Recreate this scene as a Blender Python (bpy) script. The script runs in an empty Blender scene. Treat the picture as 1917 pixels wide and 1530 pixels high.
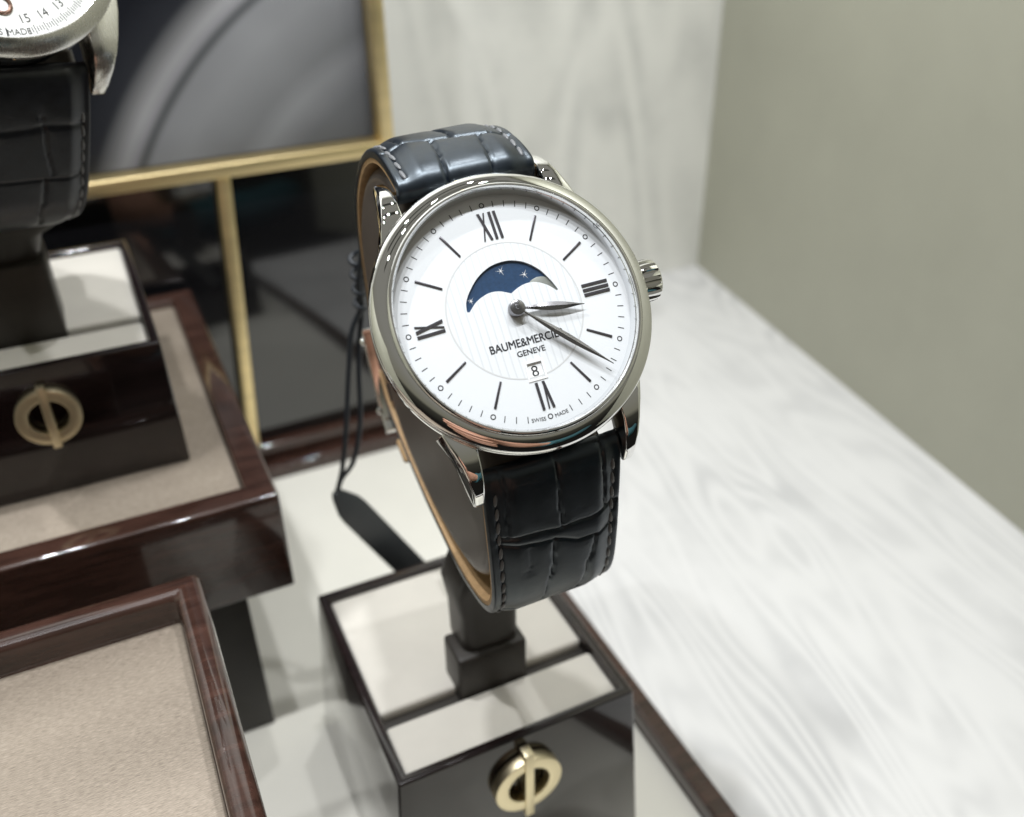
import bpy, bmesh, math, random
import numpy as np
from mathutils import Matrix, Vector

S = 0.001                      # all shapes below are written in millimetres
O = np.array([50.0, 134.0, -201.0])   # world origin: on the counter under the watch stand
rng = np.random.default_rng(4)
random.seed(4)
scene = bpy.context.scene
col = scene.collection
PI = math.pi


def W(p):
    return Vector([(p[0] - O[0]) * S, (p[1] - O[1]) * S, (p[2] - O[2]) * S])


# ------------------------------------------------------------------ camera
cam_data = bpy.data.cameras.new('camera')
cam = bpy.data.objects.new('camera', cam_data)
col.objects.link(cam)
C2W = Matrix(((0.9028, 0.2391, -0.3575), (-0.4299, 0.4768, -0.7667), (-0.0128, 0.8459, 0.5332)))
cam.matrix_world = Matrix.Translation(W((0, 0, 0))) @ C2W.to_4x4()
cam_data.sensor_fit = 'HORIZONTAL'
cam_data.sensor_width = 36.0
cam_data.lens = 32.376
cam_data.clip_start = 0.005
cam_data.clip_end = 50.0
cam_data.dof.use_dof = True
cam_data.dof.focus_distance = 0.130
cam_data.dof.aperture_fstop = 16.5
cam_data.dof.aperture_blades = 0
scene.camera = cam

# ------------------------------------------------------------------ world (shop interior, soft khaki surround)
world = bpy.data.worlds.new('World')
scene.world = world
world.use_nodes = True
bg = world.node_tree.nodes['Background']
wt = world.node_tree
w_tc = wt.nodes.new('ShaderNodeTexCoord')
w_sep = wt.nodes.new('ShaderNodeSeparateXYZ')
w_mr = wt.nodes.new('ShaderNodeMapRange')
w_mr.inputs['From Min'].default_value = -1.0
w_rp = wt.nodes.new('ShaderNodeValToRGB')
wt.links.new(w_tc.outputs['Generated'], w_sep.inputs[0])
wt.links.new(w_sep.outputs['Z'], w_mr.inputs['Value'])
wt.links.new(w_mr.outputs['Result'], w_rp.inputs['Fac'])
wt.links.new(w_rp.outputs['Color'], bg.inputs['Color'])
w_rp.color_ramp.elements[0].position = 0.36; w_rp.color_ramp.elements[0].color = (0.045, 0.042, 0.038, 1)   # shop floor
w_rp.color_ramp.elements[1].position = 0.84; w_rp.color_ramp.elements[1].color = (1.0, 0.98, 0.88, 1)   # ceiling
e_ = w_rp.color_ramp.elements.new(0.56); e_.color = (0.17, 0.165, 0.13, 1)  # shop walls, lower half
e_ = w_rp.color_ramp.elements.new(0.62); e_.color = (0.80, 0.77, 0.60, 1)   # khaki upper walls; sharp step put in for a crisp edge in the steel
bg.inputs['Strength'].default_value = 0.21


def area_lamp(name, loc, target, sx, sy, watts, color, shape='RECTANGLE'):
    d = bpy.data.lights.new(name, 'AREA')
    d.shape = shape
    d.size = sx * S
    d.size_y = sy * S
    d.energy = watts
    d.color = color
    o = bpy.data.objects.new(name, d)
    col.objects.link(o)
    o.location = W(loc)
    o.rotation_euler = (W(target) - W(loc)).to_track_quat('-Z', 'Y').to_euler()
    return o


# the case's ceiling: a row of small LED spots over the counter
for lx, ly, lw in ((-130, 95, 0.48), (-35, 95, 0.72), (60, 95, 0.72), (155, 95, 0.56), (-60, 230, 1.05), (140, 230, 0.48)):
    area_lamp('led_spot', (lx, ly, 330), (lx, ly + 12, -200), 13, 13, lw, (0.97, 0.985, 1.0), 'DISK')

scene.view_settings.view_transform = 'Standard'
scene.view_settings.look = 'None'
scene.view_settings.exposure = 0.0
scene.view_settings.gamma = 1.0
scene.view_settings.use_curve_mapping = False
scene.cycles.max_bounces = 10
scene.cycles.glossy_bounces = 5
scene.cycles.transparent_max_bounces = 12
scene.cycles.caustics_reflective = False
scene.cycles.caustics_refractive = False


# ------------------------------------------------------------------ materials
def new_mat(name):
    m = bpy.data.materials.new(name)
    m.use_nodes = True
    nt = m.node_tree
    return m, nt, nt.nodes['Principled BSDF']


def N(nt, kind, **kw):
    n = nt.nodes.new(kind)
    for k, v in kw.items():
        if k in n.inputs:
            n.inputs[k].default_value = v
        else:
            setattr(n, k, v)
    return n


def principled(name, color, rough=0.5, metal=0.0, spec=0.5, coat=0.0, coat_rough=0.03, sheen=0.0,
               noise_scale=None, noise_amt=0.0, noise_stretch=(1, 1, 1), bump_scale=None, bump_strength=0.1,
               bump_dist=0.05, bump_stretch=(1, 1, 1), rough_var=0.0, bump_detail=4):
    m, nt, b = new_mat(name)
    b.inputs['Base Color'].default_value = (*color, 1)
    b.inputs['Roughness'].default_value = rough
    b.inputs['Metallic'].default_value = metal
    b.inputs['Specular IOR Level'].default_value = spec
    b.inputs['Coat Weight'].default_value = coat
    b.inputs['Coat Roughness'].default_value = coat_rough
    b.inputs['Sheen Weight'].default_value = sheen
    tc = N(nt, 'ShaderNodeTexCoord')
    if noise_scale:
        mp = N(nt, 'ShaderNodeMapping'); mp.inputs['Scale'].default_value = noise_stretch
        nt.links.new(tc.outputs['Object'], mp.inputs['Vector'])
        nz = N(nt, 'ShaderNodeTexNoise', Scale=noise_scale, Detail=6.0, Roughness=0.6)
        nt.links.new(mp.outputs['Vector'], nz.inputs['Vector'])
        rp = N(nt, 'ShaderNodeValToRGB')
        rp.color_ramp.elements[0].position = 0.3
        rp.color_ramp.elements[1].position = 0.7
        rp.color_ramp.elements[0].color = (*[c * (1 - noise_amt) for c in color], 1)
        rp.color_ramp.elements[1].color = (*[min(1, c * (1 + noise_amt)) for c in color], 1)
        nt.links.new(nz.outputs['Fac'], rp.inputs['Fac'])
        nt.links.new(rp.outputs['Color'], b.inputs['Base Color'])
        if rough_var:
            mr = N(nt, 'ShaderNodeMapRange')
            mr.inputs['To Min'].default_value = max(0.0, rough - rough_var)
            mr.inputs['To Max'].default_value = rough + rough_var
            nt.links.new(nz.outputs['Fac'], mr.inputs['Value'])
            nt.links.new(mr.outputs['Result'], b.inputs['Roughness'])
    if bump_scale:
        mp2 = N(nt, 'ShaderNodeMapping'); mp2.inputs['Scale'].default_value = bump_stretch
        nt.links.new(tc.outputs['Object'], mp2.inputs['Vector'])
        nb = N(nt, 'ShaderNodeTexNoise', Scale=bump_scale, Detail=float(bump_detail), Roughness=0.6)
        nt.links.new(mp2.outputs['Vector'], nb.inputs['Vector'])
        bp = N(nt, 'ShaderNodeBump', Strength=bump_strength, Distance=bump_dist * S)
        nt.links.new(nb.outputs['Fac'], bp.inputs['Height'])
        nt.links.new(bp.outputs['Normal'], b.inputs['Normal'])
    return m


M = {}
M['steel'] = principled('polished_steel', (0.86, 0.86, 0.845), 0.012, 1.0, bump_scale=260, bump_strength=0.02, bump_dist=0.03)
M['brushed'] = principled('brushed_steel', (0.66, 0.65, 0.62), 0.26, 1.0, noise_scale=2400, noise_amt=0.07, noise_stretch=(1, 0.06, 1),
                          bump_scale=2500, bump_strength=0.12, bump_dist=0.02, bump_stretch=(1, 0.05, 1), rough_var=0.08)
M['rehaut'] = principled('satin_rehaut', (0.80, 0.81, 0.82), 0.16, 1.0)
M['hand'] = principled('dark_hand_steel', (0.285, 0.28, 0.295), 0.22, 1.0)
M['index'] = principled('dark_index_metal', (0.085, 0.08, 0.09), 0.30, 0.6)
M['print'] = principled('black_print', (0.018, 0.018, 0.022), 0.5)
M['greyline'] = principled('grey_line', (0.62, 0.63, 0.64), 0.4)
M['bluedisc'] = principled('moon_blue', (0.018, 0.048, 0.108), 0.35, 0.0, 0.4, noise_scale=2200, noise_amt=0.18)
M['moon'] = principled('moon_metal', (0.19, 0.20, 0.185), 0.35, 0.3)
M['silverprint'] = principled('silver_print', (0.85, 0.85, 0.85), 0.35, 0.1)
M['leather'] = principled('black_leather', (0.004, 0.0065, 0.011), 0.34, 0.0, 0.8, noise_scale=500, noise_amt=0.35, rough_var=0.10,
                          bump_scale=4200, bump_strength=0.22, bump_dist=0.04)
M['leather'].node_tree.nodes['Principled BSDF'].inputs['Specular Tint'].default_value = (0.78, 0.90, 1.0, 1)
M['leather_far'] = principled('navy_leather', (0.007, 0.009, 0.014), 0.34, 0.0, 0.4, noise_scale=500, noise_amt=0.35, rough_var=0.10,
                              bump_scale=2600, bump_strength=0.35, bump_dist=0.08)
M['edgepaint'] = principled('strap_edge_paint', (0.012, 0.012, 0.014), 0.4)
M['thread'] = principled('dark_thread', (0.13, 0.135, 0.145), 0.4, sheen=0.2, bump_scale=6000, bump_strength=0.4, bump_dist=0.04)
M['lining'] = principled('tan_lining', (0.50, 0.32, 0.16), 0.6, noise_scale=700, noise_amt=0.16, bump_scale=3000, bump_strength=0.3, bump_dist=0.05)
M['cushion'] = principled('taupe_cushion', (0.098, 0.080, 0.068), 0.36, 0.0, 0.45, noise_scale=90, noise_amt=0.12, bump_scale=3000, bump_strength=0.12, bump_dist=0.03)
M['postmat'] = principled('dark_post', (0.036, 0.032, 0.028), 0.42, 0.0, 0.35, noise_scale=120, noise_amt=0.15)
M['lacquer'] = principled('dark_lacquer', (0.012, 0.007, 0.007), 0.2, 0.0, 0.2, coat=1.0, coat_rough=0.02, noise_scale=60, noise_amt=0.5,
                          noise_stretch=(1, 7, 7), bump_scale=70, bump_strength=0.02, bump_dist=0.1)
M['lacquerx'] = principled('rim_lacquer', (0.040, 0.019, 0.014), 0.2, 0.0, 0.25, coat=1.0, coat_rough=0.03, noise_scale=70, noise_amt=0.5,
                           noise_stretch=(1, 7, 7), bump_scale=120, bump_strength=0.03, bump_dist=0.1)
M['blackgloss'] = principled('black_gloss', (0.006, 0.006, 0.007), 0.10, 0.0, 0.6, coat=1.0, coat_rough=0.05)
M['gold'] = principled('brushed_gold', (0.90, 0.73, 0.40), 0.38, 1.0, noise_scale=300, noise_amt=0.10, noise_stretch=(0.05, 1, 1),
                       bump_scale=2500, bump_strength=0.08, bump_dist=0.02, bump_stretch=(0.04, 1, 1))
M['emblem'] = principled('pale_gold', (0.86, 0.76, 0.52), 0.40, 1.0, bump_scale=2500, bump_strength=0.05, bump_dist=0.02)
M['cream'] = principled('cream_suede', (0.66, 0.63, 0.57), 0.75, 0.0, 0.25, sheen=0.15, noise_scale=60, noise_amt=0.05, bump_scale=2500, bump_strength=0.15, bump_dist=0.05)
M['traycream'] = principled('cream_tray_lining', (0.70, 0.685, 0.62), 0.42, 0.0, 0.35, noise_scale=25, noise_amt=0.04, bump_scale=60, bump_strength=0.05, bump_dist=0.3)
M['tagleather'] = principled('black_tag_leather', (0.036, 0.040, 0.043), 0.34, 0.0, 0.7, bump_scale=1500, bump_strength=0.5, bump_dist=0.15)
M['cord'] = principled('black_cord', (0.008, 0.012, 0.018), 0.5)
M['numbrown'] = principled('copper_numeral', (0.20, 0.11, 0.08), 0.35, 0.5)
M['dial2'] = principled('silver_dial', (0.80, 0.80, 0.78), 0.4, noise_scale=1800, noise_amt=0.04, bump_scale=3000, bump_strength=0.15, bump_dist=0.02)
M['whitedisc'] = principled('white_date_disc', (0.84, 0.85, 0.86), 0.5)


def satin_material():
    m, nt, b = new_mat('taupe_satin')
    tc = N(nt, 'ShaderNodeTexCoord')
    mp = N(nt, 'ShaderNodeMapping'); mp.inputs['Scale'].default_value = (0.25, 2.0, 1)
    nt.links.new(tc.outputs['Object'], mp.inputs['Vector'])
    n1 = N(nt, 'ShaderNodeTexNoise', Scale=3600.0, Detail=3.0, Roughness=0.7)
    nt.links.new(mp.outputs['Vector'], n1.inputs['Vector'])
    n2 = N(nt, 'ShaderNodeTexNoise', Scale=35.0, Detail=2.0)
    nt.links.new(mp.outputs['Vector'], n2.inputs['Vector'])
    mx = N(nt, 'ShaderNodeMath', operation='MULTIPLY_ADD')
    nt.links.new(n2.outputs['Fac'], mx.inputs[0]); mx.inputs[1].default_value = 0.35
    nt.links.new(n1.outputs['Fac'], mx.inputs[2])
    rp = N(nt, 'ShaderNodeValToRGB')
    rp.color_ramp.elements[0].position = 0.42; rp.color_ramp.elements[0].color = (0.16, 0.130, 0.100, 1)
    rp.color_ramp.elements[1].position = 0.95; rp.color_ramp.elements[1].color = (0.44, 0.375, 0.305, 1)
    nt.links.new(mx.outputs[0], rp.inputs['Fac'])
    nt.links.new(rp.outputs['Color'], b.inputs['Base Color'])
    b.inputs['Roughness'].default_value = 0.42
    b.inputs['Metallic'].default_value = 0.25
    bp = N(nt, 'ShaderNodeBump', Strength=0.5, Distance=0.05 * S)
    nt.links.new(n1.outputs['Fac'], bp.inputs['Height'])
    nt.links.new(bp.outputs['Normal'], b.inputs['Normal'])
    return m


def moire_material(name, light, dark, lines, contrast, rough, rot, scl):
    """pale figured veneer: contour lines of a stretched noise field give cathedral grain"""
    m, nt, b = new_mat(name)
    tc = N(nt, 'ShaderNodeTexCoord')
    mp = N(nt, 'ShaderNodeMapping')
    mp.inputs['Rotation'].default_value = rot
    nt.links.new(tc.outputs['Object'], mp.inputs['Vector'])
    mp2 = N(nt, 'ShaderNodeMapping'); mp2.inputs['Scale'].default_value = scl
    nt.links.new(mp.outputs['Vector'], mp2.inputs['Vector'])
    field = N(nt, 'ShaderNodeTexNoise', Scale=1.0, Detail=2.2, Roughness=0.42, Distortion=0.25)
    nt.links.new(mp2.outputs['Vector'], field.inputs['Vector'])
    k = N(nt, 'ShaderNodeMath', operation='MULTIPLY'); k.inputs[1].default_value = lines * 2 * PI
    nt.links.new(field.outputs['Fac'], k.inputs[0])
    sn = N(nt, 'ShaderNodeMath', operation='SINE'); nt.links.new(k.outputs[0], sn.inputs[0])
    mr = N(nt, 'ShaderNodeMapRange'); mr.inputs['From Min'].default_value = -1.0
    nt.links.new(sn.outputs[0], mr.inputs['Value'])
    patch = N(nt, 'ShaderNodeTexNoise', Scale=17.0, Detail=4.0, Roughness=0.6)
    nt.links.new(mp.outputs['Vector'], patch.inputs['Vector'])
    pm = N(nt, 'ShaderNodeMapRange'); pm.inputs['From Min'].default_value = 0.36; pm.inputs['From Max'].default_value = 0.66
    nt.links.new(patch.outputs['Fac'], pm.inputs['Value'])
    mul = N(nt, 'ShaderNodeMath', operation='MULTIPLY')
    nt.links.new(mr.outputs['Result'], mul.inputs[0]); nt.links.new(pm.outputs['Result'], mul.inputs[1])
    fib = N(nt, 'ShaderNodeTexNoise', Scale=90.0, Detail=4.0, Roughness=0.65)
    mp3 = N(nt, 'ShaderNodeMapping'); mp3.inputs['Scale'].default_value = (1.0, 0.2, 1.0)
    nt.links.new(mp.outputs['Vector'], mp3.inputs['Vector']); nt.links.new(mp3.outputs['Vector'], fib.inputs['Vector'])
    ad = N(nt, 'ShaderNodeMath', operation='MULTIPLY_ADD'); ad.inputs[1].default_value = 0.45
    nt.links.new(fib.outputs['Fac'], ad.inputs[0]); nt.links.new(mul.outputs[0], ad.inputs[2])
    mul2 = N(nt, 'ShaderNodeMath', operation='MULTIPLY')
    nt.links.new(ad.outputs[0], mul2.inputs[0]); mul2.inputs[1].default_value = contrast
    mix = N(nt, 'ShaderNodeMix', data_type='RGBA')
    nt.links.new(mul2.outputs[0], mix.inputs[0])
    mix.inputs[6].default_value = (*light, 1); mix.inputs[7].default_value = (*dark, 1)
    nt.links.new(mix.outputs[2], b.inputs['Base Color'])
    b.inputs['Roughness'].default_value = rough
    b.inputs['Specular IOR Level'].default_value = 0.35
    return m


def dial_material():
    m, nt, b = new_mat('white_dial')
    tc = N(nt, 'ShaderNodeTexCoord')
    sep = N(nt, 'ShaderNodeSeparateXYZ')
    nt.links.new(tc.outputs['Object'], sep.inputs[0])
    ln = N(nt, 'ShaderNodeVectorMath', operation='LENGTH')
    nt.links.new(tc.outputs['Object'], ln.inputs[0])
    inside = N(nt, 'ShaderNodeMath', operation='LESS_THAN')
    nt.links.new(ln.outputs['Value'], inside.inputs[0]); inside.inputs[1].default_value = 9.66 * S
    # guilloche: gently wavy upright lines
    wob = N(nt, 'ShaderNodeMath', operation='SINE')
    wy = N(nt, 'ShaderNodeMath', operation='MULTIPLY'); wy.inputs[1].default_value = 2 * PI / (4.4 * S)
    nt.links.new(sep.outputs['Y'], wy.inputs[0]); nt.links.new(wy.outputs[0], wob.inputs[0])
    wx = N(nt, 'ShaderNodeMath', operation='MULTIPLY_ADD')
    nt.links.new(wob.outputs[0], wx.inputs[0]); wx.inputs[1].default_value = 0.015 * S
    nt.links.new(sep.outputs['X'], wx.inputs[2])
    sc = N(nt, 'ShaderNodeMath', operation='MULTIPLY'); sc.inputs[1].default_value = 2 * PI / (1.02 * S)
    nt.links.new(wx.outputs[0], sc.inputs[0])
    sn = N(nt, 'ShaderNodeMath', operation='SINE'); nt.links.new(sc.outputs[0], sn.inputs[0])
    ab = N(nt, 'ShaderNodeMapRange'); ab.inputs['From Min'].default_value = 0.55; ab.inputs['From Max'].default_value = 1.0
    nt.links.new(sn.outputs[0], ab.inputs['Value'])
    ms = N(nt, 'ShaderNodeMath', operation='MULTIPLY')
    nt.links.new(ab.outputs['Result'], ms.inputs[0]); nt.links.new(inside.outputs[0], ms.inputs[1])
    grain = N(nt, 'ShaderNodeTexNoise', Scale=2600.0, Detail=3.0)
    nt.links.new(tc.outputs['Object'], grain.inputs['Vector'])
    mix = N(nt, 'ShaderNodeMix', data_type='RGBA')
    mm = N(nt, 'ShaderNodeMath', operation='MULTIPLY'); nt.links.new(ms.outputs[0], mm.inputs[0]); mm.inputs[1].default_value = 0.72
    nt.links.new(mm.outputs[0], mix.inputs[0])
    mix.inputs[6].default_value = (0.76, 0.785, 0.815, 1); mix.inputs[7].default_value = (0.63, 0.655, 0.685, 1)
    nt.links.new(mix.outputs[2], b.inputs['Base Color'])
    hs = N(nt, 'ShaderNodeMath', operation='MULTIPLY_ADD')
    nt.links.new(ms.outputs[0], hs.inputs[0]); hs.inputs[1].default_value = -1.2
    nt.links.new(grain.outputs['Fac'], hs.inputs[2])
    bp = N(nt, 'ShaderNodeBump', Strength=0.22, Distance=0.03 * S)
    nt.links.new(hs.outputs[0], bp.inputs['Height']); nt.links.new(bp.outputs['Normal'], b.inputs['Normal'])
    b.inputs['Roughness'].default_value = 0.42
    b.inputs['Specular IOR Level'].default_value = 0.45
    return m


def crystal_material():
    m = bpy.data.materials.new('sapphire_crystal')
    m.use_nodes = True
    nt = m.node_tree
    nt.nodes.clear()
    out = N(nt, 'ShaderNodeOutputMaterial')
    tr = N(nt, 'ShaderNodeBsdfTransparent'); tr.inputs['Color'].default_value = (0.985, 0.99, 0.99, 1)
    gl = N(nt, 'ShaderNodeBsdfGlossy', Roughness=0.02)
    lw = N(nt, 'ShaderNodeLayerWeight', Blend=0.5)
    pw = N(nt, 'ShaderNodeMath', operation='POWER'); pw.inputs[1].default_value = 4.5
    nt.links.new(lw.outputs['Facing'], pw.inputs[0])
    fr = N(nt, 'ShaderNodeMath', operation='MULTIPLY_ADD'); fr.inputs[1].default_value = 0.85; fr.inputs[2].default_value = 0.03
    nt.links.new(pw.outputs[0], fr.inputs[0])
    mx = N(nt, 'ShaderNodeMixShader')
    nt.links.new(fr.outputs[0], mx.inputs[0]); nt.links.new(tr.outputs[0], mx.inputs[1]); nt.links.new(gl.outputs[0], mx.inputs[2])
    nt.links.new(mx.outputs[0], out.inputs['Surface'])
    return m


def print_material():
    """the framed print: dark ground and pale sweeping arcs, like a blurred close-up"""
    m, nt, b = new_mat('framed_print')
    tc = N(nt, 'ShaderNodeTexCoord')
    sep = N(nt, 'ShaderNodeSeparateXYZ'); nt.links.new(tc.outputs['Object'], sep.inputs[0])
    # distance from a far centre gives the sweeping arcs (object space, millimetres)
    sub = N(nt, 'ShaderNodeVectorMath', operation='SUBTRACT')
    nt.links.new(tc.outputs['Object'], sub.inputs[0]); sub.inputs[1].default_value = (120 * S, 0, 61 * S)
    flat = N(nt, 'ShaderNodeVectorMath', operation='MULTIPLY'); flat.inputs[1].default_value = (1, 0, 1)
    nt.links.new(sub.outputs[0], flat.inputs[0])
    ln = N(nt, 'ShaderNodeVectorMath', operation='LENGTH'); nt.links.new(flat.outputs[0], ln.inputs[0])
    mr = N(nt, 'ShaderNodeMapRange')
    mr.inputs['From Min'].default_value = 20 * S; mr.inputs['From Max'].default_value = 150 * S
    nt.links.new(ln.outputs['Value'], mr.inputs['Value'])
    rp = N(nt, 'ShaderNodeValToRGB')
    cr = rp.color_ramp
    cr.elements[0].position = 0.0; cr.elements[0].color = (0.16, 0.165, 0.17, 1)
    cr.elements[1].position = 1.0; cr.elements[1].color = (0.006, 0.007, 0.010, 1)

    def el(d, c):
        e = cr.elements.new((d - 20) / 130.0); e.color = (*c, 1)
    el(62, (0.15, 0.155, 0.16)); el(78, (0.17, 0.175, 0.185)); el(88, (0.27, 0.275, 0.29)); el(94, (0.20, 0.205, 0.215))
    el(108, (0.26, 0.265, 0.28)); el(116, (0.24, 0.245, 0.26)); el(118.3, (0.07, 0.075, 0.08)); el(120.6, (0.27, 0.27, 0.29))
    el(123.0, (0.32, 0.32, 0.335)); el(126.0, (0.19, 0.192, 0.20)); el(130.5, (0.022, 0.024, 0.030)); el(140, (0.008, 0.009, 0.013))
    nt.links.new(mr.outputs['Result'], rp.inputs['Fac'])
    nz = N(nt, 'ShaderNodeTexNoise', Scale=22.0, Detail=2.0); nt.links.new(tc.outputs['Object'], nz.inputs['Vector'])
    mx = N(nt, 'ShaderNodeMix', data_type='RGBA', blend_type='MULTIPLY'); mx.inputs[0].default_value = 0.55
    nr = N(nt, 'ShaderNodeMapRange'); nr.inputs['From Min'].default_value = 0.3; nr.inputs['From Max'].default_value = 0.7
    nr.inputs['To Min'].default_value = 0.95; nr.inputs['To Max'].default_value = 1.7
    nt.links.new(nz.outputs['Fac'], nr.inputs['Value'])
    nt.links.new(rp.outputs['Color'], mx.inputs[6]); nt.links.new(nr.outputs['Result'], mx.inputs[7])
    nt.links.new(mx.outputs[2], b.inputs['Base Color'])
    b.inputs['Roughness'].default_value = 0.5
    b.inputs['Specular IOR Level'].default_value = 0.15
    return m


M['satin'] = satin_material()
M['counter'] = moire_material('counter_veneer', (0.665, 0.662, 0.65), (0.505, 0.505, 0.502), 22.0, 0.85, 0.38, (0, 0, math.radians(8)), (25.0, 4.6, 25.0))
M['backwall'] = moire_material('back_wall_veneer', (0.78, 0.775, 0.725), (0.59, 0.59, 0.555), 11.0, 0.9, 0.45, (0, math.radians(14), 0), (13.0, 13.0, 3.5))
M['khaki'] = principled('khaki_panel', (0.345, 0.342, 0.275), 0.5, 0.0, 0.4, noise_scale=11, noise_amt=0.07, bump_scale=1400, bump_strength=0.25, bump_dist=0.15)
M['dial'] = dial_material()
M['crystal'] = crystal_material()
M['picture'] = print_material()


# ------------------------------------------------------------------ mesh helpers (millimetres)
def link_mesh(name, me, mat, parent=None, smooth=None):
    if mat is not None:
        me.materials.clear(); me.materials.append(M[mat] if isinstance(mat, str) else mat)
    if smooth is not None:
        for p in me.polygons:
            p.use_smooth = True
        if smooth < 179:
            me.set_sharp_from_angle(angle=math.radians(smooth))
    o = bpy.data.objects.new(name, me)
    col.objects.link(o)
    if parent is not None:
        o.parent = parent
    return o


def mesh(name, verts, faces, mat, parent=None, smooth=None, recalc=True):
    me = bpy.data.meshes.new(name)
    me.from_pydata([tuple(float(c) * S for c in v) for v in verts], [], [tuple(int(i) for i in f) for f in faces])
    me.update()
    if recalc:
        bm = bmesh.new(); bm.from_mesh(me)
        bmesh.ops.recalc_face_normals(bm, faces=bm.faces)
        bm.to_mesh(me); bm.free()
    return link_mesh(name, me, mat, parent, smooth)


def bm_obj(name, bm, mat, parent=None, smooth=35, bevel=0.0, segs=3, angle=30):
    """bmesh written in mm; optional bevel of its sharp edges"""
    if bevel > 0:
        bm.normal_update()
        ed = [e for e in bm.edges if len(e.link_faces) == 2 and e.calc_face_angle(0) > math.radians(angle)]
        bmesh.ops.bevel(bm, geom=ed, offset=bevel, segments=segs, profile=0.5, affect='EDGES', clamp_overlap=True)
    bmesh.ops.recalc_face_normals(bm, faces=bm.faces)
    for v in bm.verts:
        v.co *= S
    me = bpy.data.meshes.new(name)
    bm.to_mesh(me); bm.free()
    return link_mesh(name, me, mat, parent, smooth)


def bm_loops(loops, cap0=True, cap1=True):
    """skin closed loops of equal length"""
    bm = bmesh.new()
    L = [[bm.verts.new(p) for p in lp] for lp in loops]
    n = len(loops[0])
    for a, b in zip(L[:-1], L[1:]):
        for i in range(n):
            bm.faces.new((a[i], a[(i + 1) % n], b[(i + 1) % n], b[i]))
    if cap0:
        bm.faces.new(list(reversed(L[0])))
    if cap1:
        bm.faces.new(L[-1])
    return bm


def rect(x0, x1, y0, y1, z):
    return [(x0, y0, z), (x1, y0, z), (x1, y1, z), (x0, y1, z)]


def box(name, x0, x1, y0, y1, z0, z1, mat, parent=None, bevel=0.3, segs=3):
    return bm_obj(name, bm_loops([rect(x0, x1, y0, y1, z0), rect(x0, x1, y0, y1, z1)]), mat, parent, bevel=bevel, segs=segs)


def lathe(name, prof, mat, parent=None, segs=128, smooth=28, closed=False):
    """prof: (r, z) list"""
    v, f = [], []
    n = len(prof)
    for i in range(segs):
        a = 2 * PI * i / segs
        for r, z in prof:
            v.append((r * math.sin(a), r * math.cos(a), z))
    for i in range(segs):
        j = (i + 1) % segs
        for k in range(n if closed else n - 1):
            k2 = (k + 1) % n
            f.append((i * n + k, j * n + k, j * n + k2, i * n + k2))
    return mesh(name, v, f, mat, parent, smooth)


def catmull(pts, n=16, closed=False):
    p = np.array(pts, float)
    if closed:
        p = np.vstack([p[-1], p, p[0], p[1]])
    else:
        p = np.vstack([2 * p[0] - p[1], p, 2 * p[-1] - p[-2]])
    out = []
    for i in range(1, len(p) - 2):
        for t in np.linspace(0, 1, n, endpoint=False):
            a, b, c, d = p[i - 1], p[i], p[i + 1], p[i + 2]
            out.append(.5 * ((2 * b) + (-a + c) * t + (2 * a - 5 * b + 4 * c - d) * t * t + (-a + 3 * b - 3 * c + d) * t ** 3))
    if not closed:
        out.append(p[-2])
    return np.array(out)


def tube(name, pts, r, mat, parent=None, sides=10, n=10):
    c = catmull(pts, n)
    loops = []
    up = np.array([0.3, 0.5, 0.8])
    for i, p in enumerate(c):
        t = c[min(i + 1, len(c) - 1)] - c[max(i - 1, 0)]
        t /= np.linalg.norm(t)
        a = np.cross(t, up); a /= np.linalg.norm(a)
        b = np.cross(t, a)
        loops.append([tuple(p + r * (math.cos(q) * a + math.sin(q) * b)) for q in np.linspace(0, 2 * PI, sides, endpoint=False)])
    return bm_obj(name, bm_loops(loops), mat, parent, smooth=60)


def text_mesh(name, body, mat, parent, width=None, height=None, cx=0, cy=0, z=0.03, rot=0.0, bold=0.0, extrude=0.012, spacing=1.0, weight=0.0):
    cu = bpy.data.curves.new(name, 'FONT')
    cu.body = body
    cu.size = 1.0
    cu.offset = bold
    cu.extrude = 0.0
    cu.space_character = spacing
    cu.resolution_u = 5
    t = bpy.data.objects.new(name, cu)
    col.objects.link(t)
    dg = bpy.context.evaluated_depsgraph_get()
    me = bpy.data.meshes.new_from_object(t.evaluated_get(dg))
    bpy.data.objects.remove(t)
    bpy.data.curves.remove(cu)
    co = np.empty(len(me.vertices) * 3); me.vertices.foreach_get('co', co); co = co.reshape(-1, 3)
    lo, hi = co.min(0), co.max(0)
    sz = hi - lo
    k = (width / sz[0]) if width else (height / sz[1])
    ky = (height / sz[1]) if (height and width) else k
    x = (co[:, 0] - (lo[0] + hi[0]) / 2) * k
    y = (co[:, 1] - (lo[1] + hi[1]) / 2) * ky
    c, s = math.cos(rot), math.sin(rot)
    co[:, 0] = (cx + x * c - y * s) * S
    co[:, 1] = (cy + x * s + y * c) * S
    co[:, 2] = z * S
    me.vertices.foreach_set('co', co.ravel()); me.update()
    bm = bmesh.new(); bm.from_mesh(me)
    if weight:
        du = bmesh.ops.duplicate(bm, geom=list(bm.verts) + list(bm.edges) + list(bm.faces))
        for v in [g for g in du['geom'] if isinstance(g, bmesh.types.BMVert)]:
            v.co.x += weight * c * S; v.co.y += (weight * s + weight * .6) * S; v.co.z += 0.004 * S
    r = bmesh.ops.extrude_face_region(bm, geom=list(bm.faces))
    for v in [g for g in r['geom'] if isinstance(g, bmesh.types.BMVert)]:
        v.co.z += extrude * S
    bmesh.ops.recalc_face_normals(bm, faces=bm.faces)
    bm.to_mesh(me); bm.free()
    me.name = name
    return link_mesh(name, me, mat, parent)


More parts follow.
